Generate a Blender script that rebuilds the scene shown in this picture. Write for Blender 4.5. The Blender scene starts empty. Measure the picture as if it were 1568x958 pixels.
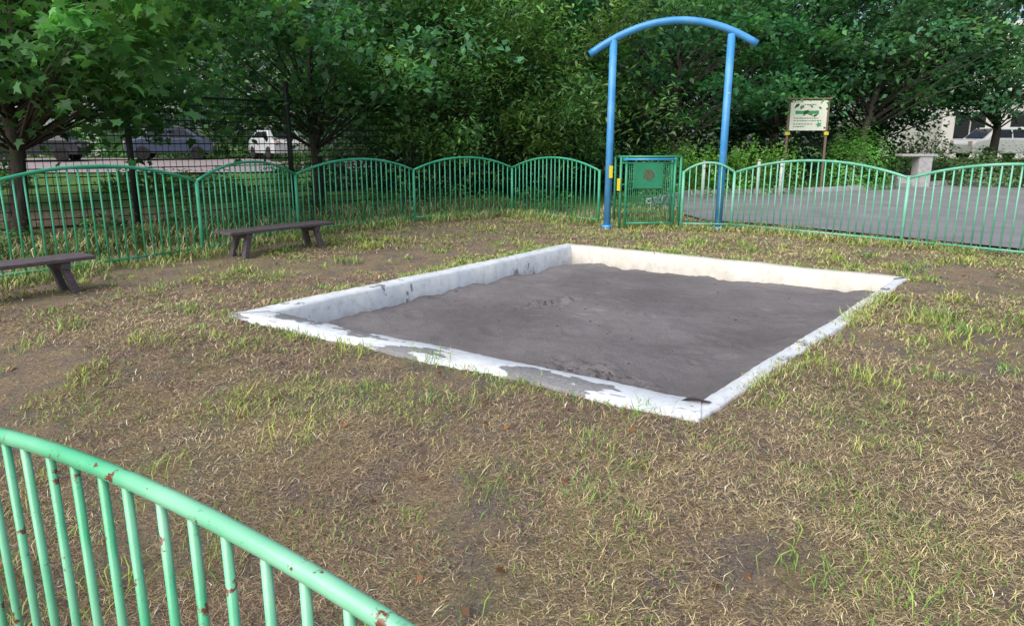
import bpy, math, random
import numpy as np
from mathutils import Vector
random.seed(4); RNG=np.random.default_rng(11)
scene=bpy.context.scene
COL=scene.collection

# ------------------------------------------------------------------ helpers
def link(o,parent=None):
    COL.objects.link(o)
    if parent is not None: o.parent=parent
    return o
def empty(name,loc=(0,0,0)):
    e=bpy.data.objects.new(name,None); e.location=loc; e.empty_display_size=.3
    return link(e)
_T={}
def vnoise(x,y,scale,seed=0):
    if seed not in _T: _T[seed]=np.random.default_rng(900+seed).random((256,256))
    T=_T[seed]; x=np.asarray(x,float)*scale+57.3; y=np.asarray(y,float)*scale+91.7
    xi=np.floor(x).astype(int); yi=np.floor(y).astype(int); fx=x-xi; fy=y-yi
    fx=fx*fx*(3-2*fx); fy=fy*fy*(3-2*fy)
    a=T[xi%256,yi%256]; b=T[(xi+1)%256,yi%256]; c=T[xi%256,(yi+1)%256]; d=T[(xi+1)%256,(yi+1)%256]
    return (a*(1-fx)+b*fx)*(1-fy)+(c*(1-fx)+d*fx)*fy
def fbm(x,y,scale,seed=0,o=4):
    s=0;a=.5;t=0
    for i in range(o):
        s=s+a*vnoise(x,y,scale*2**i,seed+i); t+=a; a*=.5
    return s/t
def sstep(t):
    t=np.clip(t,0,1); return t*t*(3-2*t)
def inpoly(x,y,poly):
    x=np.asarray(x);y=np.asarray(y); r=np.zeros(x.shape,bool); n=len(poly)
    for i in range(n):
        x0,y0=poly[i];x1,y1=poly[(i+1)%n]
        c=((y0>y)!=(y1>y))
        r^= c&(x<(x1-x0)*(y-y0)/((y1-y0)+1e-12)+x0)
    return r
class MB:
    def __init__(s): s.v=[];s.f=[];s.m=[];s.mi=0
    def add(s,vs,fs):
        b=len(s.v); s.v+= [tuple(p) for p in vs]; s.f+=[tuple(i+b for i in q) for q in fs]; s.m+=[s.mi]*len(fs)
    def box(s,c,d,rot=0.0,ax=None):
        cx,cy,cz=c; dx,dy,dz=[k/2 for k in d]; cr,sr=math.cos(rot),math.sin(rot); vs=[]
        for z in(-dz,dz):
            for x,y in((-dx,-dy),(dx,-dy),(dx,dy),(-dx,dy)):
                vs.append((cx+x*cr-y*sr,cy+x*sr+y*cr,cz+z))
        s.add(vs,[(3,2,1,0),(4,5,6,7),(0,1,5,4),(1,2,6,5),(2,3,7,6),(3,0,4,7)])
    def tube(s,pts,r,n=8):
        P=[Vector(p) for p in pts]; R=r if hasattr(r,'__len__') else [r]*len(P); vs=[];fs=[]
        ref=None
        for i,p in enumerate(P):
            t=(P[min(i+1,len(P)-1)]-P[max(i-1,0)]).normalized()
            if ref is None:
                ref=Vector((0,0,1)) if abs(t.z)<.8 else Vector((1,0,0))
            a=t.cross(ref).normalized(); b=a.cross(t)
            ref=b
            for k in range(n):
                q=2*math.pi*k/n; vs.append(p+a*(math.cos(q)*R[i])+b*(math.sin(q)*R[i]))
        for i in range(len(P)-1):
            for k in range(n):
                k2=(k+1)%n; fs.append((i*n+k,i*n+k2,(i+1)*n+k2,(i+1)*n+k))
        fs.append(tuple(range(n-1,-1,-1))); fs.append(tuple((len(P)-1)*n+k for k in range(n)))
        s.add(vs,fs)
    def mesh(s,name,mats,smooth=False):
        me=bpy.data.meshes.new(name); me.from_pydata(s.v,[],s.f)
        for m in (mats if isinstance(mats,list) else [mats]): me.materials.append(m)
        me.polygons.foreach_set('material_index',s.m)
        if smooth: me.polygons.foreach_set('use_smooth',[len(f)==4 for f in s.f])
        me.update(); return me
    def obj(s,name,mats,parent=None,smooth=False,bevel=0):
        o=link(bpy.data.objects.new(name,s.mesh(name,mats,smooth)),parent)
        if bevel:
            b=o.modifiers.new('b','BEVEL'); b.width=bevel; b.segments=2; b.limit_method='ANGLE'
        return o
def fastmesh(name,V,k,col=None,mat=None):
    """V (N,k,3) -> N polygons of k verts"""
    N=V.shape[0]; me=bpy.data.meshes.new(name)
    me.vertices.add(N*k); me.vertices.foreach_set('co',V.reshape(-1).astype(np.float32))
    me.loops.add(N*k); me.loops.foreach_set('vertex_index',np.arange(N*k,dtype=np.int32))
    me.polygons.add(N); me.polygons.foreach_set('loop_start',np.arange(0,N*k,k,dtype=np.int32))
    me.update(calc_edges=True)
    if col is not None:
        a=me.color_attributes.new('Col','FLOAT_COLOR','POINT')
        c=np.ones((N,k,4),np.float32); c[:,:,:3]=col[:,None,:]; a.data.foreach_set('color',c.reshape(-1))
    if mat: me.materials.append(mat)
    return me
def gridmesh(name,X,Y,Z,mat,smooth=True,keep=None):
    n,m=X.shape; V=np.stack([X,Y,Z],-1).reshape(-1,3)
    idx=np.arange(n*m).reshape(n,m)
    F=np.stack([idx[:-1,:-1],idx[1:,:-1],idx[1:,1:],idx[:-1,1:]],-1).reshape(-1,4)
    if keep is not None: F=F[keep.reshape(-1)]
    me=bpy.data.meshes.new(name); me.vertices.add(len(V)); me.vertices.foreach_set('co',V.reshape(-1).astype(np.float32))
    me.loops.add(F.size); me.loops.foreach_set('vertex_index',F.reshape(-1).astype(np.int32))
    me.polygons.add(len(F)); me.polygons.foreach_set('loop_start',np.arange(0,F.size,4,dtype=np.int32))
    me.update(calc_edges=True); me.polygons.foreach_set('use_smooth',[smooth]*len(F)); me.materials.append(mat)
    return me

# ------------------------------------------------------------------ materials
class NT:
    def __init__(s,name):
        s.m=bpy.data.materials.new(name); s.m.use_nodes=True; s.t=s.m.node_tree; s.b=s.t.nodes['Principled BSDF']
        s.tc=s.t.nodes.new('ShaderNodeTexCoord')
    def L(s,a,b): s.t.links.new(a,b)
    def noise(s,scale,detail=5,rough=.6,vec=None,stretch=None,rot=0):
        n=s.t.nodes.new('ShaderNodeTexNoise'); n.inputs['Scale'].default_value=scale; n.inputs['Detail'].default_value=detail; n.inputs['Roughness'].default_value=rough
        src=vec or s.tc.outputs['Object']
        if rot:
            mr=s.t.nodes.new('ShaderNodeMapping'); mr.inputs['Rotation'].default_value=(0,0,rot); s.L(src,mr.inputs[0]); src=mr.outputs[0]
        if stretch:
            mp=s.t.nodes.new('ShaderNodeMapping'); mp.inputs['Scale'].default_value=stretch; s.L(src,mp.inputs[0]); src=mp.outputs[0]
        s.L(src,n.inputs['Vector']); return n.outputs['Fac']
    def ramp(s,f,lo,hi,a=0,b=1):
        r=s.t.nodes.new('ShaderNodeMapRange'); r.inputs[1].default_value=lo; r.inputs[2].default_value=hi; r.inputs[3].default_value=a; r.inputs[4].default_value=b
        s.L(f,r.inputs[0]); return r.outputs[0]
    def mix(s,f,a,b):
        n=s.t.nodes.new('ShaderNodeMix'); n.data_type='RGBA'
        if isinstance(f,(int,float)): n.inputs[0].default_value=f
        else: s.L(f,n.inputs[0])
        for i,c in((6,a),(7,b)):
            if isinstance(c,tuple): n.inputs[i].default_value=(*c,1)
            else: s.L(c,n.inputs[i])
        return n.outputs[2]
    def sep(s):
        n=s.t.nodes.new('ShaderNodeSeparateXYZ'); s.L(s.tc.outputs['Object'],n.inputs[0]); return n.outputs
    def bump(s,f,strength=.5,dist=.01):
        n=s.t.nodes.new('ShaderNodeBump'); n.inputs['Strength'].default_value=strength; n.inputs['Distance'].default_value=dist
        s.L(f,n.inputs['Height']); s.L(n.outputs[0],s.b.inputs['Normal'])
    def base(s,c,r=.8,spec=None):
        if isinstance(c,tuple): s.b.inputs['Base Color'].default_value=(*c,1)
        else: s.L(c,s.b.inputs['Base Color'])
        s.b.inputs['Roughness'].default_value=r
        if spec is not None: s.b.inputs['Specular IOR Level'].default_value=spec
        return s.m
def simple(name,c,r=.6,var=.25,scale=12,metal=0):
    n=NT(name); f=n.noise(scale); c2=tuple(k*(1-var) for k in c); c1=tuple(min(1,k*(1+var*.5)) for k in c)
    m=n.base(n.mix(n.ramp(f,.3,.7),c1,c2),r); n.b.inputs['Metallic'].default_value=metal; return m
def painted(name,c,worn,rust,thr=.66,scale=14,r=.38):
    n=NT(name)
    f=n.noise(3.0,3); col=n.mix(n.ramp(f,.35,.65),c,worn)
    ch=n.noise(scale,6,.65); col=n.mix(n.ramp(ch,thr,thr+.03),col,rust)
    sc=n.noise(scale*2.3,5,.7); col=n.mix(n.ramp(sc,.62,.72,0,.45),col,tuple(k*.45 for k in c))
    m=n.base(col,r); n.bump(n.noise(60,3),.25,.002); return m
M_green=painted('fence_paint',(.035,.36,.19),(.08,.46,.28),(.12,.045,.025),.68,18)
M_greenworn=painted('fence_paint_faded',(.10,.46,.28),(.24,.54,.42),(.16,.06,.03),.66,18)
M_greennear=painted('fence_paint_near',(.10,.50,.26),(.27,.63,.42),(.17,.055,.03),.60,16,.2)
M_blue=painted('blue_paint',(.05,.28,.64),(.11,.38,.72),(.45,.5,.5),.66,9)
M_gate=painted('gate_paint',(.03,.27,.14),(.05,.33,.2),(.10,.05,.03),.68,14)
M_black=simple('dark_steel',(.012,.018,.016),.5)
M_grey=simple('galvanised',(.3,.31,.32),.45)
M_yellow=simple('yellow_plate',(.75,.65,.03),.5,.1)
n=NT('bark'); f=n.noise(9,6,.7,stretch=(3,3,.6)); M_bark=n.base(n.mix(n.ramp(f,.35,.65),(.11,.095,.08),(.038,.032,.027)),.9); n.bump(f,.8,.02)
n=NT('bench_wood'); f=n.noise(14,6,.7,stretch=(1,9,9)); M_wood=n.base(n.mix(n.ramp(f,.35,.65),(.17,.135,.15),(.05,.04,.045)),.8); n.bump(f,.5,.004)
# white painted concrete
def whitepaint(name,thr,warm=False,pscale=1.7,prough=.66,rot=0.0,st=(1,1,.4)):
    n=NT(name)
    base=n.mix(n.ramp(n.noise(2.2,4),.35,.7),(.78,.81,.83) if not warm else (.73,.70,.64),(.64,.69,.76) if not warm else (.62,.57,.49))
    dirt=n.noise(11,6,.7); base=n.mix(n.ramp(dirt,.50,.74,0,.6),base,(.38,.38,.37))
    z=n.sep()[2]; nz=n.noise(6,5,.6); low=n.ramp(z,-.20,-.02,1,0)
    mm=n.t.nodes.new('ShaderNodeMath'); mm.operation='MULTIPLY'; n.L(low,mm.inputs[0]); n.L(n.ramp(nz,.35,.65),mm.inputs[1]); base=n.mix(n.ramp(mm.outputs[0],0,1,0,.5),base,(.33,.31,.28))
    peel=n.noise(pscale,7,prough,stretch=st,rot=rot); grey=n.mix(n.ramp(n.noise(40,4),.3,.7),(.30,.30,.31),(.17,.17,.175))
    mk=n.ramp(peel,thr,thr+.012)
    m=n.base(n.mix(mk,base,grey),.75); n.bump(n.noise(30,6,.7),.6,.006); return m
# peel patches run along the kerb (kerb direction about -35 deg)
M_white=whitepaint('white_painted_concrete',.62,False,2.6,.66); M_wpeel=whitepaint('peeling_white_concrete',.515,False,3.6,.58,.607,(.42,1.0,.4)); M_wwarm=whitepaint('warm_toned_concrete',.66,True)  # M_wwarm: same concrete mix in a warmer tone, for the far kerb
# sand
n=NT('sand'); big=n.noise(.8,4,.55); fine=n.noise(90,4,.7); med=n.noise(6,6,.65)
c=n.mix(n.ramp(big,.35,.65),(.17,.157,.162),(.265,.248,.254)); c=n.mix(n.ramp(med,.5,.75,0,.5),c,(.13,.118,.122))
c=n.mix(n.ramp(fine,.35,.7,0,.45),c,(.105,.096,.10)); sp=n.noise(110,1,.5); c=n.mix(n.ramp(sp,.71,.75),c,(.55,.53,.5))
M_sand=n.base(c,.95,.2); n.bump(n.noise(45,7,.78),.9,.018)
# ground
n=NT('ground'); p=n.noise(.75,5,.6); q=n.noise(4,7,.7); fi=n.noise(75,8,.8); fs=n.noise(34,6,.78,stretch=(1,3,1)); fs2=n.noise(38,6,.78,stretch=(3,1,1))
soil=n.mix(n.ramp(fi,.35,.65),(.36,.30,.26),(.13,.10,.088)); straw=n.mix(n.ramp(fs,.4,.6),(.58,.47,.29),(.20,.135,.09)); straw=n.mix(n.ramp(fs2,.45,.62,0,.7),straw,(.28,.195,.13))
c=n.mix(n.ramp(q,.40,.56),soil,straw); c=n.mix(n.ramp(p,.50,.74,0,.45),c,(.22,.26,.08))
c=n.mix(n.ramp(n.noise(130,2),.64,.70),c,(.66,.60,.46)); c=n.mix(n.ramp(n.noise(110,3,.6,rot=.5),.60,.68),c,(.06,.045,.035))
s_=n.sep(); lawn=n.mix(n.ramp(n.noise(1.5,6,.7),.3,.7),(.07,.15,.04),(.15,.26,.07)); c=n.mix(n.ramp(s_[1],15.5,18),c,lawn)
M_ground=n.base(c,.95,.15); n.bump(n.noise(50,9,.8),1.0,.035)
n=NT('asphalt'); c=n.mix(n.ramp(n.noise(1.1,5),.35,.65),(.31,.325,.335),(.235,.243,.25)); c=n.mix(n.ramp(n.noise(120,3),.3,.75,0,.5),c,(.14,.14,.14)); M_asph=n.base(c,.9,.25); n.bump(n.noise(150,3),.4,.005)
# leaf
def leafmat(name,trans=.35,r=.5,tint=(1,1,1)):
    m=bpy.data.materials.new(name); m.use_nodes=True; t=m.node_tree; b=t.nodes['Principled BSDF']; o=t.nodes['Material Output']
    a=t.nodes.new('ShaderNodeAttribute'); a.attribute_name='Col'
    b.inputs['Roughness'].default_value=r; b.inputs['Specular IOR Level'].default_value=.35
    t.links.new(a.outputs['Color'],b.inputs['Base Color'])
    if trans>0:
        tr=t.nodes.new('ShaderNodeBsdfTranslucent'); g=t.nodes.new('ShaderNodeMix'); g.data_type='RGBA'; g.blend_type='MULTIPLY'; g.inputs[0].default_value=1
        t.links.new(a.outputs['Color'],g.inputs[6]); g.inputs[7].default_value=(1.5,1.8,.8,1); t.links.new(g.outputs[2],tr.inputs['Color'])
        mx=t.nodes.new('ShaderNodeMixShader'); mx.inputs[0].default_value=trans
        t.links.new(b.outputs[0],mx.inputs[1]); t.links.new(tr.outputs[0],mx.inputs[2]); t.links.new(mx.outputs[0],o.inputs['Surface'])
    return m
M_leaf=leafmat('leaf',.35,.45); M_grass=leafmat('grass_blade',0,.75); M_far=leafmat('far_leaf',0,.6)

# ------------------------------------------------------------------ world layout
FM=np.array([-.921,1.466]); FN=np.array([.515,.857])
def H(x,y):
    x=np.asarray(x,float); y=np.asarray(y,float)
    n=(x-FM[0])*FN[0]+(y-FM[1])*FN[1]
    z=-.41*(1-sstep(n/2.4))
    z=z+.85*sstep((y-15)/26)
    return z
def Hn(x,y):
    d=np.hypot(x,y)
    return H(x,y)+(fbm(x,y,1.3,3)-.5)*.05*np.clip(d/3,0,1)+(fbm(x,y,6,8)-.5)*.03
A=np.array([.866,10.92]);B=np.array([4.547,8.02]);C=np.array([1.042,3.70]);Lf=np.array([-2.53,6.19])
OUT=[Lf,C,B,A]
def inset(poly,ws):
    n=len(poly); lines=[]
    for i in range(n):
        p=poly[i];q=poly[(i+1)%n]; d=(q-p)/np.linalg.norm(q-p); nr=np.array([-d[1],d[0]]); lines.append((p+nr*ws[i],d))
    res=[]
    for i in range(n):
        p,d=lines[i-1]; q,e=lines[i]
        t=np.linalg.solve(np.array([d,-e]).T,q-p); res.append(p+d*t[0])
    return res
W=[.33,.14,.20,.19]   # Lf-C, C-B, B-A, A-Lf   (poly is CCW)
INN=inset(OUT,W); MID=inset(OUT,[w*.5 for w in W])

# terrain
def axis(lo,hi,step,far,g=1.18):
    a=list(np.arange(lo,hi,step)); s=step;x=a[-1]; 
    while x<far: s*=g; x+=min(s,12); a.append(x)
    s=step;x=a[0];b=[]
    while x>-far: s*=g; x-=min(s,12); b.append(x)
    return np.array(b[::-1]+a)
ax=axis(-3.2,5.2,.05,260); ay=axis(1.2,11.6,.05,260)
X,Y=np.meshgrid(ax,ay,indexing='ij'); Z=Hn(X,Y)
Z[inpoly(X,Y,MID)]=-.7
ring=inpoly(X,Y,inset(OUT,[.02]*4))&~inpoly(X,Y,MID); Z[ring]=np.minimum(Z[ring],-.01)
me=gridmesh('ground',X,Y,Z,M_ground); link(bpy.data.objects.new('ground',me))

# asphalt path (right) and parking (left)
PATH=[(3.9,14.3),(4.9,13.6),(6.35,11.7),(8.2,9.2),(10.3,6.3),(16,3),(60,3),(60,26),(16,24.5),(9.5,21.5),(5,20.5),(3.4,18)]
LOT=[(-70,27),(-9,28),(-5,31),(-6,37),(-70,37)]
def sheet(name,poly,step,mat,off=.03):
    P=np.array(poly); xs=np.arange(P[:,0].min(),P[:,0].max()+step,step); ys=np.arange(P[:,1].min(),P[:,1].max()+step,step)
    import bmesh
    bm=bmesh.new(); vs=[bm.verts.new((p[0],p[1],0)) for p in poly]; f=bm.faces.new(vs)
    for xx in xs[1:-1]: bmesh.ops.bisect_plane(bm,geom=bm.verts[:]+bm.edges[:]+bm.faces[:],plane_co=(xx,0,0),plane_no=(1,0,0))
    for yy in ys[1:-1]: bmesh.ops.bisect_plane(bm,geom=bm.verts[:]+bm.edges[:]+bm.faces[:],plane_co=(0,yy,0),plane_no=(0,1,0))
    for v in bm.verts: v.co.z=float(H(v.co.x,v.co.y))+off
    me=bpy.data.meshes.new(name); bm.to_mesh(me); bm.free(); me.materials.append(mat)
    if me.polygons[0].normal.z<0: me.flip_normals()
    return link(bpy.data.objects.new(name,me))
sheet('asphalt_path',PATH,1.5,M_asph,.035); sheet('parking_lot',LOT,2.5,simple('lot_asphalt',(.34,.29,.30),.9),.05)

# ------------------------------------------------------------------ sandbox
sb=empty('sandbox')
def coping(name,i,mat,z=.03):
    p,q=OUT[i],OUT[(i+1)%4]; a,b=INN[i],INN[(i+1)%4]; N=110; rows=[]
    rs=np.random.default_rng(50+i)
    for k in range(N+1):
        t=k/N; o=p*(1-t)+q*t; n_=a*(1-t)+b*t; dirv=(n_-o)/np.linalg.norm(n_-o)
        j=(rs.random()-.5)*.016+.06*(float(fbm(t*9,i*3.3,1,60))-.5); j2=(rs.random()-.5)*.008+.045*(float(fbm(t*7,i*5.3,1,66))-.5); zz=z+(rs.random()-.5)*.004+.03*(float(fbm(t*8,i*2.3,1,62))-.5)
        if k in(0,N): j=j2=0; zz=z
        o=o-dirv*j
        e=dirv*.018
        rows.append([(*o,-.25),(*o,zz-.014),(*(o+e),zz),(*(n_-e*1.8+dirv*j2),zz-.003),(*(n_+dirv*j2),zz-.03),(*(n_+dirv*(.02+j2)),-.25),(*(n_+dirv*.03),-.6)])
    v=[];f=[]
    for r in rows: v+=r
    for k in range(N):
        for m in range(6): f.append((k*7+m,(k+1)*7+m,(k+1)*7+m+1,k*7+m+1))
    mb=MB(); mb.add(v,f); o=mb.obj(name,mat,sb,True)
coping('near_kerb',0,M_wpeel,.026); coping('right_kerb',1,M_white,.018); coping('far_kerb',2,M_wwarm); coping('left_kerb',3,M_white)
# sand
n1,n2=260,280; U,Vv=np.meshgrid(np.linspace(-.02,1.02,n1),np.linspace(-.02,1.02,n2),indexing='ij')
p00,p10,p11,p01=INN  # Lf,C,B,A
SX=(1-U)*(1-Vv)*p00[0]+U*(1-Vv)*p10[0]+U*Vv*p11[0]+(1-U)*Vv*p01[0]
SY=(1-U)*(1-Vv)*p00[1]+U*(1-Vv)*p10[1]+U*Vv*p11[1]+(1-U)*Vv*p01[1]
SZ=-.215+(fbm(SX,SY,1.0,21)-.5)*.07+(fbm(SX,SY,4,25)-.5)*.02+(fbm(SX,SY,14,29,3)-.5)*.010
edge_=np.exp(-np.minimum(np.minimum(U,1-U),np.minimum(Vv,1-Vv))/.03); SZ+=edge_*(fbm(SX,SY,2.2,45)-.45)*.18
SZ+= .05*np.exp(-((U-.45)**2+(Vv-.5)**2)/.08)
SZ+= .09*np.clip(1-Vv*9,0,1)+.10*np.clip(1-(1.0-U)*9,0,1)
rs=np.random.default_rng(5)
for _ in range(170):
    cx=rs.uniform(SX.min(),SX.max()); cy=rs.uniform(SY.min(),SY.max()); r=rs.uniform(.035,.07); a=rs.uniform(0,3.14); el=rs.uniform(1.4,2.6)
    dx=(SX-cx)*math.cos(a)+(SY-cy)*math.sin(a); dy=-(SX-cx)*math.sin(a)+(SY-cy)*math.cos(a)
    q=(dx/el)**2+dy**2; SZ+= -.009*np.exp(-q/r**2)+.005*np.exp(-(np.sqrt(q)-1.5*r)**2/(r*.5)**2)
for (cx,cy,r) in((.35,7.55,.20),(.65,7.75,.12),(.1,7.4,.10),(.60,5.15,.26),(.3,5.35,.16),(.95,4.9,.12)):
    dd=np.hypot(SX-cx,SY-cy); SZ+= (fbm(SX,SY,14,33)-.56)*.16*np.exp(-dd**2/r**2)
link(bpy.data.objects.new('sand',gridmesh('sand',SX,SY,SZ,M_sand)),sb)
# dark damp sand clods
cl=MB(); rs=random.Random(3)
for (cx,cy,r,nn) in((.35,7.55,.22,60),(.6,5.15,.28,70),(-.9,8.2,.25,25),(1.0,7,1.6,60)):
    for _ in range(nn):
        x=rs.gauss(cx,r*.8);y=rs.gauss(cy,r*.5)
        if not inpoly(np.array([x]),np.array([y]),INN)[0]: continue
        i=np.argmin((SX-x)**2+(SY-y)**2); z=SZ.flat[i]; s=rs.uniform(.004,.018)
        vs=[(x+s*rs.uniform(.6,1.3)*dx,y+s*rs.uniform(.6,1.3)*dy,z+s*rs.uniform(.3,.9)*dz) for dx,dy,dz in((1,0,0),(0,1,0),(-1,0,0),(0,-1,0),(0,0,1))]
        cl.add(vs,[(0,1,4),(1,2,4),(2,3,4),(3,0,4)])
cl.obj('sand_clods',simple('damp_sand',(.07,.06,.062),.95),sb)

# ------------------------------------------------------------------ fences
def panel(mb,p0,p1,Hp=1.0,arch=.24,sp=.11,rb=.011,rr=.021,post=True,dz=None,endpost=False,n=8):
    p0=Vector(p0);p1=Vector(p1);Ln=(p1-p0).length
    b0=float(H(*p0));b1=float(H(*p1)); K=22; pts=[]
    def top(t): return (b0*(1-t)+b1*t)+Hp+arch*(1-abs(2*t-1)**2.1)
    for k in range(K+1):
        t=k/K; q=p0.lerp(p1,t); pts.append((q.x,q.y,top(t)))
    mb.tube(pts,rr,n)
    mb.tube([(p0.x,p0.y,b0+.10),(p1.x,p1.y,b1+.10)],rr*.7,n)
    nb=int(Ln/sp); 
    for k in range(1,nb):
        t=k/nb+random.uniform(-.0012,.0012); q=p0.lerp(p1,t); zb=b0*(1-t)+b1*t
        mb.tube([(q.x,q.y,zb+.04),(q.x+random.uniform(-.004,.004),q.y+random.uniform(-.004,.004),top(t))],rb,n)
    for pp,bb in ([(p0,b0)] if post else [])+([(p1,b1)] if endpost else []):
        mb.tube([(pp.x,pp.y,bb-.1),(pp.x,pp.y,bb+Hp+.02)],.026,10)
FARL=[(-7.2,5.3),(-5.75,7.55),(-4.3,9.85),(-3.62,12.1),(-1.93,14.2),(0,15.6),(1.66,13.75)]
mb=MB()
for i in range(len(FARL)-1): panel(mb,FARL[i],FARL[i+1],1.02,.23,sp=.115,endpost=(i==len(FARL)-2))
mb.obj('green_fence',M_green,None,True)
mb=MB(); panel(mb,(3.1,13.08),(3.97,12.92),1.02,.17); R_=[(3.97,12.92),(5.87,10.7),(7.72,8.43),(9.4,5.9),(9.3,2.9),(6.6,.6)]
for i in range(len(R_)-1): panel(mb,R_[i],R_[i+1],1.02,.23,sp=.115,rb=.012,endpost=i==len(R_)-2)
mb.obj('green_fence',M_greenworn,None,True)
mb=MB(); Rn=[(-7.2,5.3),(-4.75,3.75),(-2.207,2.239),(.365,.694),(3.2,-.9),(6.6,.6)]
for i in range(len(Rn)-1): panel(mb,Rn[i],Rn[i+1],.955,.255,sp=.105,rb=.0105,rr=.0195,n=16)
mb.obj('green_fence',M_greennear,None,True)

# tall dark mesh fence
mb=MB(); T_=[(-15,9.5),(-12.4,10.4),(-9.6,11.2),(-6.8,13),(-4.65,15.3),(-2.4,17.3),(.3,18.8)]
for i in range(len(T_)-1):
    p=Vector(T_[i]);q=Vector(T_[i+1]);b0=float(H(*p));b1=float(H(*q)); Ln=(q-p).length
    mb.tube([(p.x,p.y,b0-.1),(p.x,p.y,b0+2.75)],.055,8)
    for k in range(17):
        z=.12+k*.14; mb.tube([(p.x,p.y,b0+z),(q.x,q.y,b1+z)],.0095 if k not in(0,16) else .022,4)
    nb=int(Ln/.11)
    for k in range(nb):
        w=p.lerp(q,k/nb); zb=b0+(b1-b0)*k/nb; mb.tube([(w.x,w.y,zb+.1),(w.x,w.y,zb+2.38)],.006,3)
mb.tube([(.3,18.8,0),(.3,18.8,2.8)],.045,8)
mb.obj('dark_mesh_fence',M_black,None,True)

# ------------------------------------------------------------------ entrance arch and gate
ar=empty('blue_entrance_arch')
mb=MB(); pl=Vector((1.77,13.3));pr=Vector((3.77,13.05))
mb.tube([(pl.x,pl.y,-.1),(pl.x+.02,pl.y,3.30)],.066,16); mb.obj('left_post',M_blue,ar,True)
mb=MB(); mb.tube([(pr.x,pr.y,-.1),(pr.x+.02,pr.y,3.36)],.066,16); mb.obj('right_post',M_blue,ar,True)
mb=MB(); a=Vector((1.38,13.35));b=Vector((4.22,12.99)); pts=[]
for k in range(33):
    t=k/32; q=a.lerp(b,t); z=3.06*(1-t)+3.19*t+.47*(1-(2*t-1)**2); pts.append((q.x,q.y,z))
mb.tube(pts,.062,14); mb.obj('curved_beam',M_blue,ar,True)
mb=MB()
for pp in(pl,pr): mb.tube([(pp.x,pp.y,-.02),(pp.x,pp.y,.05)],.10,16)
mb.obj('base_collars',M_blue,ar,True)
mb=MB(); mb.box((1.80,13.215,1.02),(.065,.02,.22)); mb.box((1.93,13.08,.80),(.06,.02,.22)); mb.obj('yellow_plates',M_yellow,ar)
g=empty('green_gate')
mb=MB(); x0,x1,y0=1.97,3.05,13.12
for x in(x0,x0+.10,x1-.10,x1): mb.tube([(x,y0,0),(x,y0,1.29)],.024,10)
mb.tube([(x0,y0,1.29),(x1,y0,1.29)],.024,10); mb.tube([(x0+.1,y0,.10),(x1-.1,y0,.10)],.02,10); mb.tube([(x0,y0,1.18),(x1,y0,1.18)],.014,8)
for z in(.45,.8): mb.tube([(x0,y0,z),(x0+.1,y0,z)],.012,8); mb.tube([(x1-.1,y0,z),(x1,y0,z)],.012,8)
mb.tube([(x0,y0-.0,1.29),(x0,y0+.7,1.29)],.02,8); mb.tube([(x0,y0+.7,0),(x0,y0+.7,1.29)],.022,8)
mb.tube([(x1,y0,1.29),(x1,y0+.7,1.29)],.02,8); mb.tube([(x1,y0+.7,0),(x1,y0+.7,1.29)],.022,8)
mb.obj('frame',M_gate,g,True)
mb=MB()
for k in range(25): 
    x=x0+.12+k*(x1-x0-.24)/24; mb.tube([(x,y0,.1),(x,y0,1.17)],.006,5)
for k in range(8): mb.tube([(x0+.1,y0,.2+k*.13),(x1-.1,y0,.2+k*.13)],.004,4)
mb.obj('bars',M_gate,g,True)
mb=MB(); mb.tube([(x0+.03,y0-.05,1.245),(x1-.12,y0-.05,1.245)],.02,10); mb.obj('blue_handrail',M_blue,g,True)
mb=MB(); mb.box((2.46,y0-.035,.96),(.54,.014,.46)); mb.obj('notice_plate',painted('plate_green',(.015,.20,.10),(.025,.24,.13),(.06,.12,.06),.6,10),g,bevel=.004)
n=NT('faded_emblem'); f=n.noise(22,5,.7); M_emb=n.base(n.mix(n.ramp(f,.44,.58),(.15,.05,.035),(.03,.16,.08)),.8)
mb=MB(); mb.add([(2.47+.10*math.cos(t*.3927)*(1+.12*math.sin(3*t)),y0-.045,.97+.10*math.sin(t*.3927)*(1+.1*math.cos(2*t))) for t in range(16)],[tuple(range(16))]); mb.obj('notice_emblem',M_emb,g)

# ------------------------------------------------------------------ benches
def bench(cx,cy,dx,dy,L=1.75,h=.37):
    b=empty('park_bench',(cx,cy,float(H(cx,cy)))); b.rotation_euler=(0,0,math.atan2(dy,dx))
    for k in range(3):
        mb=MB(); mb.box((random.uniform(-.01,.01),-.135+k*.135,h-.02),(L,.125,.04)); mb.obj('seat_plank_%d'%(k+1),M_wood,b,bevel=.008)
    for i,x in enumerate((-L/2+.3,L/2-.3)):
        mb=MB(); mb.box((x,0,h-.075),(.09,.36,.07)); mb.obj('crossbeam_%d'%(i+1),M_wood,b,bevel=.006)
        for j,y in enumerate((-.13,.13)):
            mb=MB(); s=1 if x>0 else -1
            o=.09*s
            vs=[(x-.035,y-.035,h-.1),(x+.035,y-.035,h-.1),(x+.035,y+.035,h-.1),(x-.035,y+.035,h-.1)]
            mb.add([(p[0]+o,p[1]*1.15,-.06) for p in vs]+vs,[(3,2,1,0),(4,5,6,7),(0,1,5,4),(1,2,6,5),(2,3,7,6),(3,0,4,7)])
            mb.obj('leg_%d'%(i*2+j+1),M_wood,b,bevel=.005)
bench(-3.36,10.2,.60,.83); bench(-5.05,6.85,.58,.80)

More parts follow.
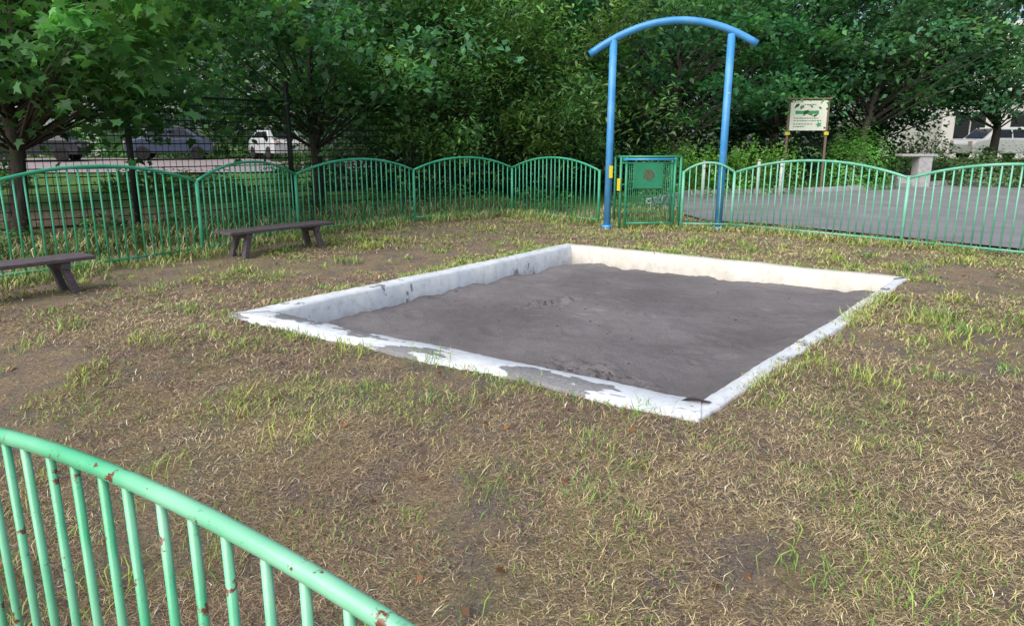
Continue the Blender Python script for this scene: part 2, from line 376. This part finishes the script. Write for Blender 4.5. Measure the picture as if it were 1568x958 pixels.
# ------------------------------------------------------------------ foliage
KITE=np.array([(0,0,0),(.42,.30,.07),(1,0,-.12),(.42,-.30,.07)])
LANCE=np.array([(0,0,0),(.4,.15,.03),(1,0,-.15),(.4,-.15,.03)])
MAPLE=np.array([(0,0,0),(-.05,.30,0),(.20,.26,.02),(.38,.55,-.05),(.50,.22,.02),(1,0,-.12),(.50,-.22,.02),(.38,-.55,-.05),(.20,-.26,.02),(-.05,-.30,0)])
def leafmesh(name,P,size,col,tm=KITE,up=1.0,droop=.3,seed=0,mat=None):
    r=np.random.default_rng(seed); N=len(P)
    n=r.normal(size=(N,3)); n[:,2]=np.abs(n[:,2])+up; n/=np.linalg.norm(n,axis=1)[:,None]
    t=r.normal(size=(N,3)); t[:,2]-=droop; t-= n*(t*n).sum(1)[:,None]; t/=np.linalg.norm(t,axis=1)[:,None]; b=np.cross(n,t)
    s=(size*r.uniform(.6,1.25,N))[:,None,None]
    V=P[:,None,:]+s*(tm[None,:,0,None]*t[:,None]+tm[None,:,1,None]*b[:,None]+tm[None,:,2,None]*n[:,None])
    return fastmesh(name,V,len(tm),col,mat or M_leaf)
def clumpcol(r,n,base,spread=.5):
    c=1.2*np.array(base)[None]*r.uniform(1-spread,1+spread,n)[:,None]; yl=(r.random(n)**2)[:,None]; c=c*(1+yl*np.array([.8,.35,-.2])); return c
def tree_meshes(seed,Ht,R,base,nclu,nleaf,ls,tm=KITE,colr=(.035,.085,.03),flat=.5,crad=.75,trunk=.16,lean=(0,0),mat=None,up=.7):
    r=np.random.default_rng(seed); rd=random.Random(seed)
    ph=r.uniform(0,6.28,nclu); rr=np.sqrt(r.uniform(.05,1,nclu))*R*(1+.28*np.sin(ph*3+seed)); u=np.where(r.random(nclu)<.6,r.uniform(-1,.1,nclu),r.uniform(0,1,nclu))
    prof=np.sqrt(np.clip(1-u**2,.05,1))**.6
    cx=rr*prof*np.cos(ph)+lean[0]; cy=rr*prof*np.sin(ph)+lean[1]; cz=base+(Ht-base)*(u+1)/2-.35*(rr/R)**2+r.normal(0,.25,nclu)
    cc=np.stack([cx,cy,cz],1)
    idx=np.repeat(np.arange(nclu),nleaf); cr=r.uniform(.5,1.35,nclu)*crad
    off=r.normal(size=(len(idx),3))*np.array([.55,.55,.55*flat]); P=cc[idx]+off*cr[idx][:,None]
    P[:,2]-=.4*(off[:,0]**2+off[:,1]**2)*cr[idx]
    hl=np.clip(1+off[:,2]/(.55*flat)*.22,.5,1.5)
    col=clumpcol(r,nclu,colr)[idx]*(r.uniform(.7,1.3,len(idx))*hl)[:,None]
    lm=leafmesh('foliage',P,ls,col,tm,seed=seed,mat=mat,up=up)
    mb=MB(); pts=[];rad=[]
    for k in range(9):
        t=k/8; pts.append((lean[0]*t**1.3+rd.uniform(-.08,.08)*(k>0),lean[1]*t**1.3+rd.uniform(-.08,.08)*(k>0),t*Ht*.85-.1*(k==0))); rad.append(trunk*(1.25 if k==0 else 1-.85*t))
    mb.tube(pts,rad,10); T=np.array(pts)
    for c in cc:
        zt=max(base*.55,c[2]-.9*math.hypot(c[0]-lean[0]*.5,c[1]-lean[1]*.5)*.6-.3); zt=min(zt,Ht*.8); k=zt/(Ht*.85); i=min(7,int(k*8)); f=k*8-i
        o=T[i]*(1-f)+T[i+1]*f; m=(o+c)/2+np.array([rd.uniform(-.15,.15),rd.uniform(-.15,.15),rd.uniform(0,.3)]); q=max(.012,trunk*.22*(1-.6*k))
        mb.tube([tuple(o),tuple(m),tuple(c)],[q,q*.65,.006],5)
    return mb.mesh('wood',M_bark,True),lm
def place(name,ms,x,y,s=1,rot=0,sz=None):
    e=empty(name,(x,y,float(H(x,y)))); e.rotation_euler=(0,0,rot); e.scale=(s,s,sz or s)
    link(bpy.data.objects.new('trunk',ms[0]),e); link(bpy.data.objects.new('foliage',ms[1]),e)
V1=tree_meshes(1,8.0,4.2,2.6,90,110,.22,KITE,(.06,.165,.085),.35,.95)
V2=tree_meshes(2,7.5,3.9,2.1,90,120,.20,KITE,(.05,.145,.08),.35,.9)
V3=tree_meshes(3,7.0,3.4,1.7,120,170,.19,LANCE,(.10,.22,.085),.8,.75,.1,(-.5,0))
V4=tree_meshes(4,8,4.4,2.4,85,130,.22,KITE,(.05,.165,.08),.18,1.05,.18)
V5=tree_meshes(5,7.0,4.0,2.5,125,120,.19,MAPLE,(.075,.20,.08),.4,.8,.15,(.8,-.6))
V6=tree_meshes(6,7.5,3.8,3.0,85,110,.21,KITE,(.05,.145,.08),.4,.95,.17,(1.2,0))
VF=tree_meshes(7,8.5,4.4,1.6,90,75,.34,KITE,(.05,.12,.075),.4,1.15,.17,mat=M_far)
place('maple_tree',V5,-8.4,12.1,1.0,.4)
place('maple_tree',V5,-13.2,15.5,1.0,2.2)
place('broadleaf_tree',V1,-4.75,17.6,.95,1.0)
place('broadleaf_tree',V2,-1.6,20.5,1.0,.3)
place('willow_tree',V3,1.1,19.8,1.0,0)
place('willow_tree',V3,-1.7,18.7,.8,2.5)
place('broadleaf_tree',V4,5.0,22.6,.95,.8)
place('broadleaf_tree',V4,9.6,27,1.1,2.8)
place('broadleaf_tree',V6,11.9,25,1.0,.2)
place('broadleaf_tree',V2,14.0,28.5,1.0,1.7)
place('broadleaf_tree',V6,18.2,27.5,1.0,3.6)
place('broadleaf_tree',V6,21.5,23.5,1.0,1.2)
for row,(yy,s) in enumerate(((31,1.2),(41,1.4))):
    for x in np.arange(-34,40,7.0+row*1.5):
        if row==0 and (x<-10 or x>12): continue
        if row==1 and (x<-17 or 14<x<36): continue
        xx=x+random.uniform(-1.5,1.5)
        place('broadleaf_tree',VF,xx,yy+random.uniform(-2,2),s,random.uniform(0,6),s*.95)
# leaf-mass shrubs
def mass(name,blobs,ls,colr,per=1100,tm=KITE,seed=0,stems=True):
    r=np.random.default_rng(seed); Ps=[];Cs=[];mb=MB()
    for (x,y,rx,ry,h) in blobs:
        N=int(per*rx*ry*h**.5*3); d=r.normal(size=(N,3)); d/=np.linalg.norm(d,axis=1)[:,None]; d[:,2]=np.abs(d[:,2])
        rad=r.uniform(.55,1.05,N)**.6; th=np.arctan2(d[:,1],d[:,0]); rad*=1+.12*np.sin(th*3+x)+.12*np.sin(th*7+d[:,2]*6+y)
        z0=float(H(x,y)); P=np.stack([x+d[:,0]*rx*rad,y+d[:,1]*ry*rad,z0+d[:,2]*h*rad+.02],1)
        c=1.1*np.array(colr)[None]*(.45+1.1*vnoise(P[:,0]*1.0+P[:,1],P[:,2],3,77))[:,None]*r.uniform(.6,1.4,N)[:,None]
        Ps.append(P);Cs.append(c)
        for _ in range(5): 
            mb.tube([(x,y,z0-.05),(x+r.uniform(-.5,.5)*rx,y+r.uniform(-.5,.5)*ry,z0+h*.6)],[.02,.006],4)
    e=empty(name); link(bpy.data.objects.new('foliage',leafmesh('foliage',np.concatenate(Ps),ls,np.concatenate(Cs),tm,seed=seed,up=.4)),e); mb.obj('stems',M_bark,e,True)
mass('hedge',[(4.0+i*.75,20.6+.15*math.sin(i*2)+i*.12,.75,.6,1.35+.12*math.sin(i*1.7)) for i in range(6)],.10,(.19,.38,.08),per=700,seed=2)
mass('round_bush',[(10.7,22.6,1.2,1.0,1.75)],.11,(.13,.30,.07),per=750,seed=3)
mass('shrub',[(15.4,23.4,1.5,1,1.15),(17.2,22.5,1.5,1,1.3),(19.4,22,1.6,1,1.15),(14.4,25.5,1.2,.8,1.5)],.11,(.12,.2,.09),per=600,seed=4)
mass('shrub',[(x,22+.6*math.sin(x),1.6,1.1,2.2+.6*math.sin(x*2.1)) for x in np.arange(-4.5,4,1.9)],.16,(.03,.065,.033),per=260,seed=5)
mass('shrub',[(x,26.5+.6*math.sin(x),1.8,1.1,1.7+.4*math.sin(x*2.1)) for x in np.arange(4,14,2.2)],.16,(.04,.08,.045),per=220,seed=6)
mass('shrub',[(x,39+.6*math.sin(x),2.2,1.1,1.6+.6*math.sin(x*2.1)) for x in (-30,-27,-23,-19,-15,-11,-7)],.25,(.12,.24,.10),per=120,seed=16)
mass('shrub',[(-8.2,19.5,1.3,.9,.7),(-10.8,21.5,1.5,.9,.6),(-16.5,22.5,1.5,.9,.8),(-6.2,22.5,1.5,1,1.2)],.13,(.08,.17,.06),per=420,seed=17)
mass('shrub',[(-2.9+i*.55,15.1+.42*i,.4,.35,.65+.1*(i%2)) for i in range(4)]+[(-.5,16.5,.5,.4,.5),(.4,16.6,.5,.4,.6),(1.0,15.6,.5,.4,.55),(2.4,15.6,.45,.4,.45),(3.3,16.2,.5,.4,.8)],.07,(.09,.19,.06),per=800,seed=7)
mass('shrub',[(-6.8,9.6,.5,.5,.45),(-6.0,10.6,.5,.5,.5),(-5.4,11.8,.5,.5,.5),(-7.9,8.9,.6,.5,.5),(-4.7,13.2,.5,.5,.6),(-4.0,14.3,.4,.4,.5)],.08,(.07,.155,.055),per=800,seed=8)
# distant tree mass
r=np.random.default_rng(70); nc=520
xs=r.uniform(-75,75,nc); top=np.where((xs<-30)|(xs>34),7,15)
cc=np.stack([xs,r.uniform(54,62,nc),r.uniform(.02,1,nc)*top],1)
idx=np.repeat(np.arange(nc),90); P=cc[idx]+r.normal(size=(len(idx),3))*np.array([1.5,1,1.0])
link(bpy.data.objects.new('distant_trees',leafmesh('distant_trees',P,.6,clumpcol(r,nc,(.06,.13,.08))[idx]*r.uniform(.7,1.3,len(idx))[:,None],KITE,seed=9,mat=M_far)))

# ------------------------------------------------------------------ grass
def blades(name,x,y,L,upf,w,col,seed,z=None):
    r=np.random.default_rng(seed);N=len(x); a=r.uniform(0,2*np.pi,N); zb=Hn(x,y)-.004 if z is None else z
    d=np.stack([np.cos(a),np.sin(a)],1); hz=np.sqrt(np.clip(1-upf**2,0,1)); b=np.stack([x,y,zb],1)
    sw=r.uniform(-.22,.22,N)*L; mid=np.stack([-d[:,1]*sw,d[:,0]*sw],1)
    m=b+np.stack([d[:,0]*hz*L*.4+mid[:,0],d[:,1]*hz*L*.4+mid[:,1],upf*L*.62],1); t=b+np.stack([d[:,0]*hz*L,d[:,1]*hz*L,upf*L*.9],1)
    s=np.stack([-d[:,1],d[:,0],np.zeros(N)],1)*w[:,None]
    V=np.stack([b,m+s,t,m-s],1); link(bpy.data.objects.new(name,fastmesh(name,V,4,col,M_grass)))
def scatter(n,dens0,x0=-7,x1=10,y0=.8,y1=16.2,pw=1.25,seed=0,d0=3.2):
    r=np.random.default_rng(seed); x=r.uniform(x0,x1,n); y=r.uniform(y0,y1,n); d=np.hypot(x,y)
    k=(r.random(n)<np.clip((d0/d)**pw,0,1))&(np.abs(x)<y*.85+1.2)
    k&=~inpoly(x,y,inset(OUT,[.01]*4)); k&=~inpoly(x,y,PATH)
    return x[k],y[k],r
def soilmask(x,y):
    s=.5+(fbm(x,y,.9,41)-.5)*1.25+(fbm(x,y,3.0,141)-.5)*.35; s=s-.26*np.exp(-(((x+1.7)/1.4)**2+((y-9.1)/2.1)**2))-.20*np.exp(-(((x+4.2)/.8)**2+((y-8.2)/2.4)**2))-.12*np.exp(-(((x-3.2)/.6)**2+((y-4.4)/.9)**2))-.13*np.exp(-(((x+.2)/.45)**2+((y-2.7)/.5)**2))-.13*np.exp(-(((x+2.6)/1.0)**2+((y-4.6)/.8)**2))+.07*sstep((x-1)/3)
    return s
STRAW=np.array([.74,.60,.33]);BROWN=np.array([.37,.245,.18]);GREEN=np.array([.27,.41,.09]);DKG=np.array([.12,.24,.06]);PALE=np.array([.9,.83,.62])
def strawcol(x,y,r):
    N=len(x); f=fbm(x,y,1.1,61); left=sstep((2.0-x)/4)
    t=np.clip(r.random(N)*.9+(f-.5)*2.2+.26-.40*left+.35*np.exp(-(((x-1.9)/1.0)**2+((y-2.9)/.9)**2)),0,1)[:,None]; col=BROWN*(1-t)+STRAW*t
    pk=r.random(N)<.045; col[pk]=PALE; dk=r.random(N)<.14; col[dk]=np.array([.13,.085,.065]); col*=r.uniform(.45,1.25,N)[:,None]; return col
# dead lying straw
x,y,r=scatter(2100000,1,seed=1); k=r.random(len(x))<sstep((soilmask(x,y)-.33)/.15)*.97+.06; x=x[k];y=y[k];N=len(x)
d=np.hypot(x,y)
blades('dry_grass',x,y,r.uniform(.02,.09,N)**1.0,r.uniform(.0,.55,N),r.uniform(.0008,.0021,N)*np.clip(d/3.5,1,3.4),strawcol(x,y,r),1)
# fine thatch fragments close by
x,y,r=scatter(1500000,1,x0=-4,x1=5.5,y0=1.1,y1=7,pw=3.0,seed=31,d0=3.0); k=r.random(len(x))<sstep((soilmask(x,y)-.30)/.16)*.9+.15; x=x[k];y=y[k];N=len(x)
blades('thatch',x,y,r.uniform(.008,.030,N),r.uniform(.0,.5,N),r.uniform(.0008,.0020,N),strawcol(x,y,r)*.85,32)
# live grass
x,y,r=scatter(1100000,1,seed=2); g=fbm(x,y,1.8,81); g2=fbm(x,y,.35,85)
pr=sstep((g-.46)/.16)*(.25+.8*sstep((g2-.42)/.25))+.07+.22*sstep((y-9.5)/3.5)+.14*sstep((x-2.5)/3)
pr*=sstep((soilmask(x,y)-.25)/.15)
k=r.random(len(x))<pr*.8; x=x[k];y=y[k];N=len(x); d=np.hypot(x,y)
t=r.random(N)[:,None]; col=DKG*(1-t)+GREEN*t; yy=r.random(N)<.5; col[yy]=col[yy]*.5+np.array([.52,.49,.16])*.5; col*=r.uniform(.6,1.3,N)[:,None]
blades('grass',x,y,r.uniform(.02,.075,N),r.uniform(.35,.95,N),r.uniform(.0011,.0026,N)*np.clip(d/3.5,1,3),col,2)
# tufts
r=np.random.default_rng(8); nt_=850; tx=r.uniform(-6,9,nt_); ty=1.2+13.5*r.random(nt_)**1.2; k=~inpoly(tx,ty,inset(OUT,[-.03]*4))&~inpoly(tx,ty,PATH)&(np.abs(tx)<ty*.85+1); tx=tx[k];ty=ty[k]
ts=r.uniform(.5,1.6,len(tx))**1.7; idx=np.repeat(np.arange(len(tx)),(r.integers(10,45,len(tx))*np.clip(ts,.6,2.2)).astype(int)); N=len(idx)
x=tx[idx]+r.normal(0,.05,N)*ts[idx];y=ty[idx]+r.normal(0,.05,N)*ts[idx]; tc=r.random(len(tx))[:,None]*np.array([[.22,.12,.02]])+np.array([[.14,.32,.06]])
col=tc[idx]*r.uniform(.6,1.4,N)[:,None]; dr=r.random(N)<.15; col[dr]=STRAW*.8
blades('grass_tufts',x,y,r.uniform(.04,.10,N)*ts[idx],r.uniform(.4,.97,N),r.uniform(.0015,.003,N)*np.clip(np.hypot(x,y)/4,1,2.5),col,3)
# grass along kerb edges & fences
def along(name,pts,n,spread,Lr,seed,colb,off=0,dropy=.9):
    r=np.random.default_rng(seed); xs=[];ys=[]
    for p,q in zip(pts[:-1],pts[1:]):
        p=np.array(p);q=np.array(q);l=np.linalg.norm(q-p);m=int(n*l);t=r.random(m); dn=np.array([-(q-p)[1],(q-p)[0]])/l
        o=r.normal(off,spread,m); xs.append(p[0]+(q-p)[0]*t+dn[0]*o); ys.append(p[1]+(q-p)[1]*t+dn[1]*o)
    x=np.concatenate(xs);y=np.concatenate(ys); k=(r.random(len(x))<sstep((fbm(x,y,1.8,95)-.33)/.2)); x=x[k];y=y[k];N=len(x)
    col=np.array(colb)[None]*r.uniform(.55,1.5,N)[:,None]; dy=r.random(N)<.3; col[dy]=STRAW*.8
    blades(name,x,y,r.uniform(*Lr,N),r.uniform(.5,.98,N),r.uniform(.002,.0035,N)*np.clip(np.hypot(x,y)/5,1,2.2),col,seed)
O=[np.array(p) for p in OUT]
along('edge_grass',[O[0],O[1]],420,.05,(.03,.08),21,(.2,.36,.08),off=-.07)
along('edge_grass',[O[1],O[2]],900,.055,(.03,.09),27,(.30,.38,.12),off=-.03)
along('edge_grass',[O[2],O[3],O[0]],600,.06,(.04,.11),22,(.24,.38,.09),off=-.07)
along('fence_grass',FARL,900,.22,(.08,.26),23,(.22,.36,.09))
along('fence_grass',[(1.66,13.75),(3.1,13.0)]+R_[:4],600,.16,(.06,.2),24,(.26,.35,.09),off=-.1)
along('weeds',[(-9,7),(-6.6,9.6),(-4.9,12.8),(-2.8,15.8),(0,17.2)],2600,.55,(.15,.42),25,(.09,.19,.05))
along('weeds',[(1.9,14.6),(2.6,15.2),(3.6,15.2)],1500,.4,(.12,.35),26,(.22,.32,.09))
# fallen leaves
r=np.random.default_rng(31); N=420; x=r.uniform(-6,8,N); y=r.uniform(1.4,14,N); k=~inpoly(x,y,PATH)&~inpoly(x,y,OUT)&(r.random(N)<np.where(x<1,1,.4)); x=x[k];y=y[k]
P=np.stack([x,y,Hn(x,y)+.02],1); c=np.array([.3,.13,.06])[None]*r.uniform(.5,1.5,len(x))[:,None]
link(bpy.data.objects.new('fallen_leaves',leafmesh('fallen_leaves',P,.05,c,KITE,up=1.5,seed=4)))

# ------------------------------------------------------------------ sign board, bollards, fountain
def zH(x,y): return float(H(x,y))
sg=empty('notice_board',(8.72,21.75,zH(8.72,21.75)+.26)); sg.rotation_euler=(0,0,-.12); sg.scale=(.92,.92,.92)
mb=MB(); 
for x in(-.60,.60): mb.box((x,0,1.10),(.07,.07,3.0))
mb.box((0,-.0,2.62),(1.36,.16,.05)); mb.obj('posts',simple('sign_brown',(.22,.155,.11),.6),sg,bevel=.005)
mb=MB(); mb.box((0,-.05,2.1),(1.13,.03,.92)); mb.obj('panel',simple('sign_cream',(.82,.84,.70),.5,.04),sg,bevel=.004)
mb=MB(); mb.box((-.05,-.069,2.2),(.72,.006,.10)); mb.obj('title_strip',simple('sign_green',(.05,.35,.16),.5),sg)
mb=MB(); rs=random.Random(8)
for (z,xa,xb) in((2.44,-.15,.2),(2.02,-.45,.3),(1.94,-.45,.42),(1.84,-.45,.1),(1.76,-.45,-.1)):
    x=xa
    while x<xb: w=rs.uniform(.03,.09); mb.box((x+w/2,-.068,z),(w,.004,.028)); x+=w+.02
mb.obj('text_lines',simple('sign_text',(.12,.25,.18),.6),sg)
mb=MB(); mb.add([(.34+.1*math.cos(a*.6283)*(1 if a%2 else .55),-.069,1.82+.1*math.sin(a*.6283)*(1 if a%2 else .55)) for a in range(10)],[tuple(range(10))]); mb.obj('logo',simple('logo_green',(.1,.4,.2),.6),sg)
mb=MB(); mb.box((-.6,-.045,1.55),(.14,.02,.10)); mb.box((.6,-.045,1.55),(.14,.02,.10)); mb.obj('tags',M_yellow,sg)
for (x,y) in((6.8,20.0),(7.5,20.2),(5.1,19.3)):
    b=empty('bollard',(x,y,zH(x,y)+.1)); mb=MB(); mb.tube([(0,0,-.2),(0,0,.88)],.045,14); mb.obj('post',simple('bollard_steel',(.62,.65,.62),.35),b,True)
    mb=MB(); mb.tube([(0,0,.88),(0,0,.91),(0,0,.94)],[.052,.048,.03],14); mb.tube([(0,0,.72),(0,0,.75)],[.048,.048],14); mb.obj('cap',M_grey,b,True)
f=empty('drinking_fountain',(12.75,23.0,zH(12.75,23)+.1)); mc=simple('concrete',(.46,.45,.46),.85)
mb=MB(); mb.box((.22,0,.37),(.42,.42,.95)); mb.box((-.3,0,.08),(.7,.5,.36)); mb.obj('pedestal',mc,f,bevel=.02)
mb=MB(); mb.box((0,0,.89),(1.1,.5,.08)); mb.obj('top_slab',mc,f,bevel=.02); mb=MB(); mb.tube([(.2,0,.93),(.2,0,1.03),(.25,0,1.07),(.32,0,1.04)],.018,8); mb.obj('spout',M_grey,f,True)
# kerb stones for planting bed
mb=MB(); K_=[(3.4,18),(5,20.4),(9.5,21.4),(16,24.4),(26,25.2)]
for p,q in zip(K_[:-1],K_[1:]):
    p=Vector(p);q=Vector(q);m=int((q-p).length/.62); 
    for k in range(m):
        c=p.lerp(q,(k+.5)/m); mb.box((c.x,c.y,zH(c.x,c.y)+.05),(.60,.15,.22),math.atan2((q-p).y,(q-p).x))
mb.obj('kerb_stones',mc,None)

# ------------------------------------------------------------------ cars
M_glass=simple('car_glass',(.02,.025,.03),.1,.1); M_tyre=simple('tyre',(.015,.015,.015),.9)
def car(x,y,rot,c,h=1.5):
    e=empty('parked_car',(x,y,zH(x,y)+.06)); e.rotation_euler=(0,0,rot); cm=simple('car_paint',c,.25,.05)
    prof=[(-1.95,.3),(-1.98,.75),(-1.75,.92),(-1.3,h*.66),(-.75,h),(.75,h+.02),(1.5,.98),(1.85,.9),(1.95,.6),(1.92,.3)]
    mb=MB(); n=len(prof); vs=[]
    for sgn in(-1,1):
        for (px,pz) in prof: vs.append((px,sgn*(.82 if pz<1.0 else .66),pz))
    fs=[tuple(range(n-1,-1,-1)),tuple(range(n,2*n))]+[(k,(k+1)%n,n+(k+1)%n,n+k) for k in range(n)]
    mb.add(vs,fs); mb.obj('body',cm,e,bevel=.05)
    mb=MB()
    for s in(-1,1):
        for poly in([(-1.15,1.03),(-.72,h-.1),(-.08,h-.1),(-.08,1.03)],[(0,1.03),(0,h-.1),(.68,h-.1),(1.2,1.03)]):
            v=[(a,s*(.84-.16*(b-1.0)/(h-1.0)),b) for a,b in poly]; mb.add(v,[(0,1,2,3) if s>0 else (3,2,1,0)])
    mb.add([(1.40,-.6,1.05),(1.40,.6,1.05),(.86,.55,h-.05),(.86,-.55,h-.05)],[(0,1,2,3)]); mb.add([(-1.36,-.6,1.03),(-1.36,.6,1.03),(-.86,.55,h-.05),(-.86,-.55,h-.05)],[(3,2,1,0)])
    mb.obj('windows',M_glass,e)
    for i,(wx,wy) in enumerate(((-1.2,-.76),(-1.2,.76),(1.2,-.76),(1.2,.76))):
        mb=MB(); mb.tube([(wx,wy-.1,.31),(wx,wy+.1,.31)],.31,18); mb.tube([(wx,wy-.11,.31),(wx,wy+.11,.31)],.17,12); mb.obj('wheel_%d'%(i+1),M_tyre,e,True)
    mb=MB(); 
    for s in(-1,1): mb.box((1.93,s*.6,.72),(.06,.3,.14)); mb.box((-1.96,s*.62,.78),(.06,.22,.18))
    mb.obj('lamps',simple('lamp',(.7,.5,.45),.2),e)
car(-22.0,34,.2,(.03,.035,.045)); car(-16.5,35.5,.3,(.06,.08,.13)); car(-11.4,35.5,2.2,(.55,.57,.6),1.4); car(-26.5,33,.1,(.6,.6,.62),1.5); car(23.3,35,.1,(.7,.7,.7))
# ------------------------------------------------------------------ buildings
def building(x,y,w,dp,h,fl,rot=0,c=(.6,.6,.58)):
    e=empty('apartment_building',(x,y,zH(x,y)-.2)); e.rotation_euler=(0,0,rot); mb=MB(); mb.box((0,0,h/2),(w,dp,h)); mb.box((0,0,h+.15),(w+.4,dp+.4,.3)); mb.obj('walls',simple('render_wall',c,.9,.1,1.5),e)
    a=MB();b=MB();fh=h/fl
    for k in range(fl):
        z=fh*(k+.55); nx=int(w/2.6)
        for i in range(nx):
            X_=-w/2+(i+.5)*w/nx; a.box((X_,-dp/2-.0,z),(1.5,.06,1.3)); b.box((X_,-dp/2-.02,z+.68),(1.6,.12,.06)); b.box((X_,-dp/2-.04,z),(.05,.06,1.3)); b.box((X_,-dp/2-.05,z-.68),(1.65,.18,.06))
        b.box((0,-dp/2-.35,fh*k+.12),(w*.96,.7,.14)); 
        for i in range(int(w*4)): b.box((-w*.48+i*.25,-dp/2-.68,fh*k+.6),(.03,.03,.9))
        b.box((0,-dp/2-.68,fh*k+1.08),(w*.96,.05,.06))
    a.obj('windows',M_glass,e); b.obj('balconies_and_frames',simple('trim',(.6,.59,.58),.7),e)
building(28.4,42,11,8,6.6,2,-.1,(.78,.75,.71)); building(-31,46,12,8,11,4,.2,(.6,.6,.62)); building(1,50,8,6,6,2,0,(.55,.56,.56))

# ------------------------------------------------------------------ light, world, camera
EL=math.radians(44); sd=Vector((-.50,-.62,0)).normalized()*math.cos(EL); sd.z=math.sin(EL)
s=bpy.data.lights.new('sun','SUN'); s.energy=3.2; s.angle=math.radians(65); s.color=(1,.97,.92)
so=link(bpy.data.objects.new('sun',s)); so.rotation_euler=(-sd).to_track_quat('-Z','Y').to_euler(); so.location=(0,0,20)
w=bpy.data.worlds.new('World'); scene.world=w; w.use_nodes=True; t=w.node_tree; bg=t.nodes['Background']; sk=t.nodes.new('ShaderNodeTexSky'); sk.sky_type='NISHITA'; sk.sun_disc=False
sk.sun_elevation=EL; sk.sun_rotation=math.atan2(sd.x,sd.y); sk.dust_density=3; sk.air_density=1.0
t.links.new(sk.outputs[0],bg.inputs[0]); bg.inputs[1].default_value=.15
cam=bpy.data.cameras.new('camera'); cam.lens=25.03; cam.sensor_width=36; cam.clip_end=1000; cam.clip_start=.05
co=link(bpy.data.objects.new('camera',cam)); co.location=(0,0,1.5); co.rotation_euler=(math.radians(90-13.27),0,0); scene.camera=co
scene.view_settings.view_transform='Standard'; scene.view_settings.look='None'; scene.view_settings.exposure=0
print('done')
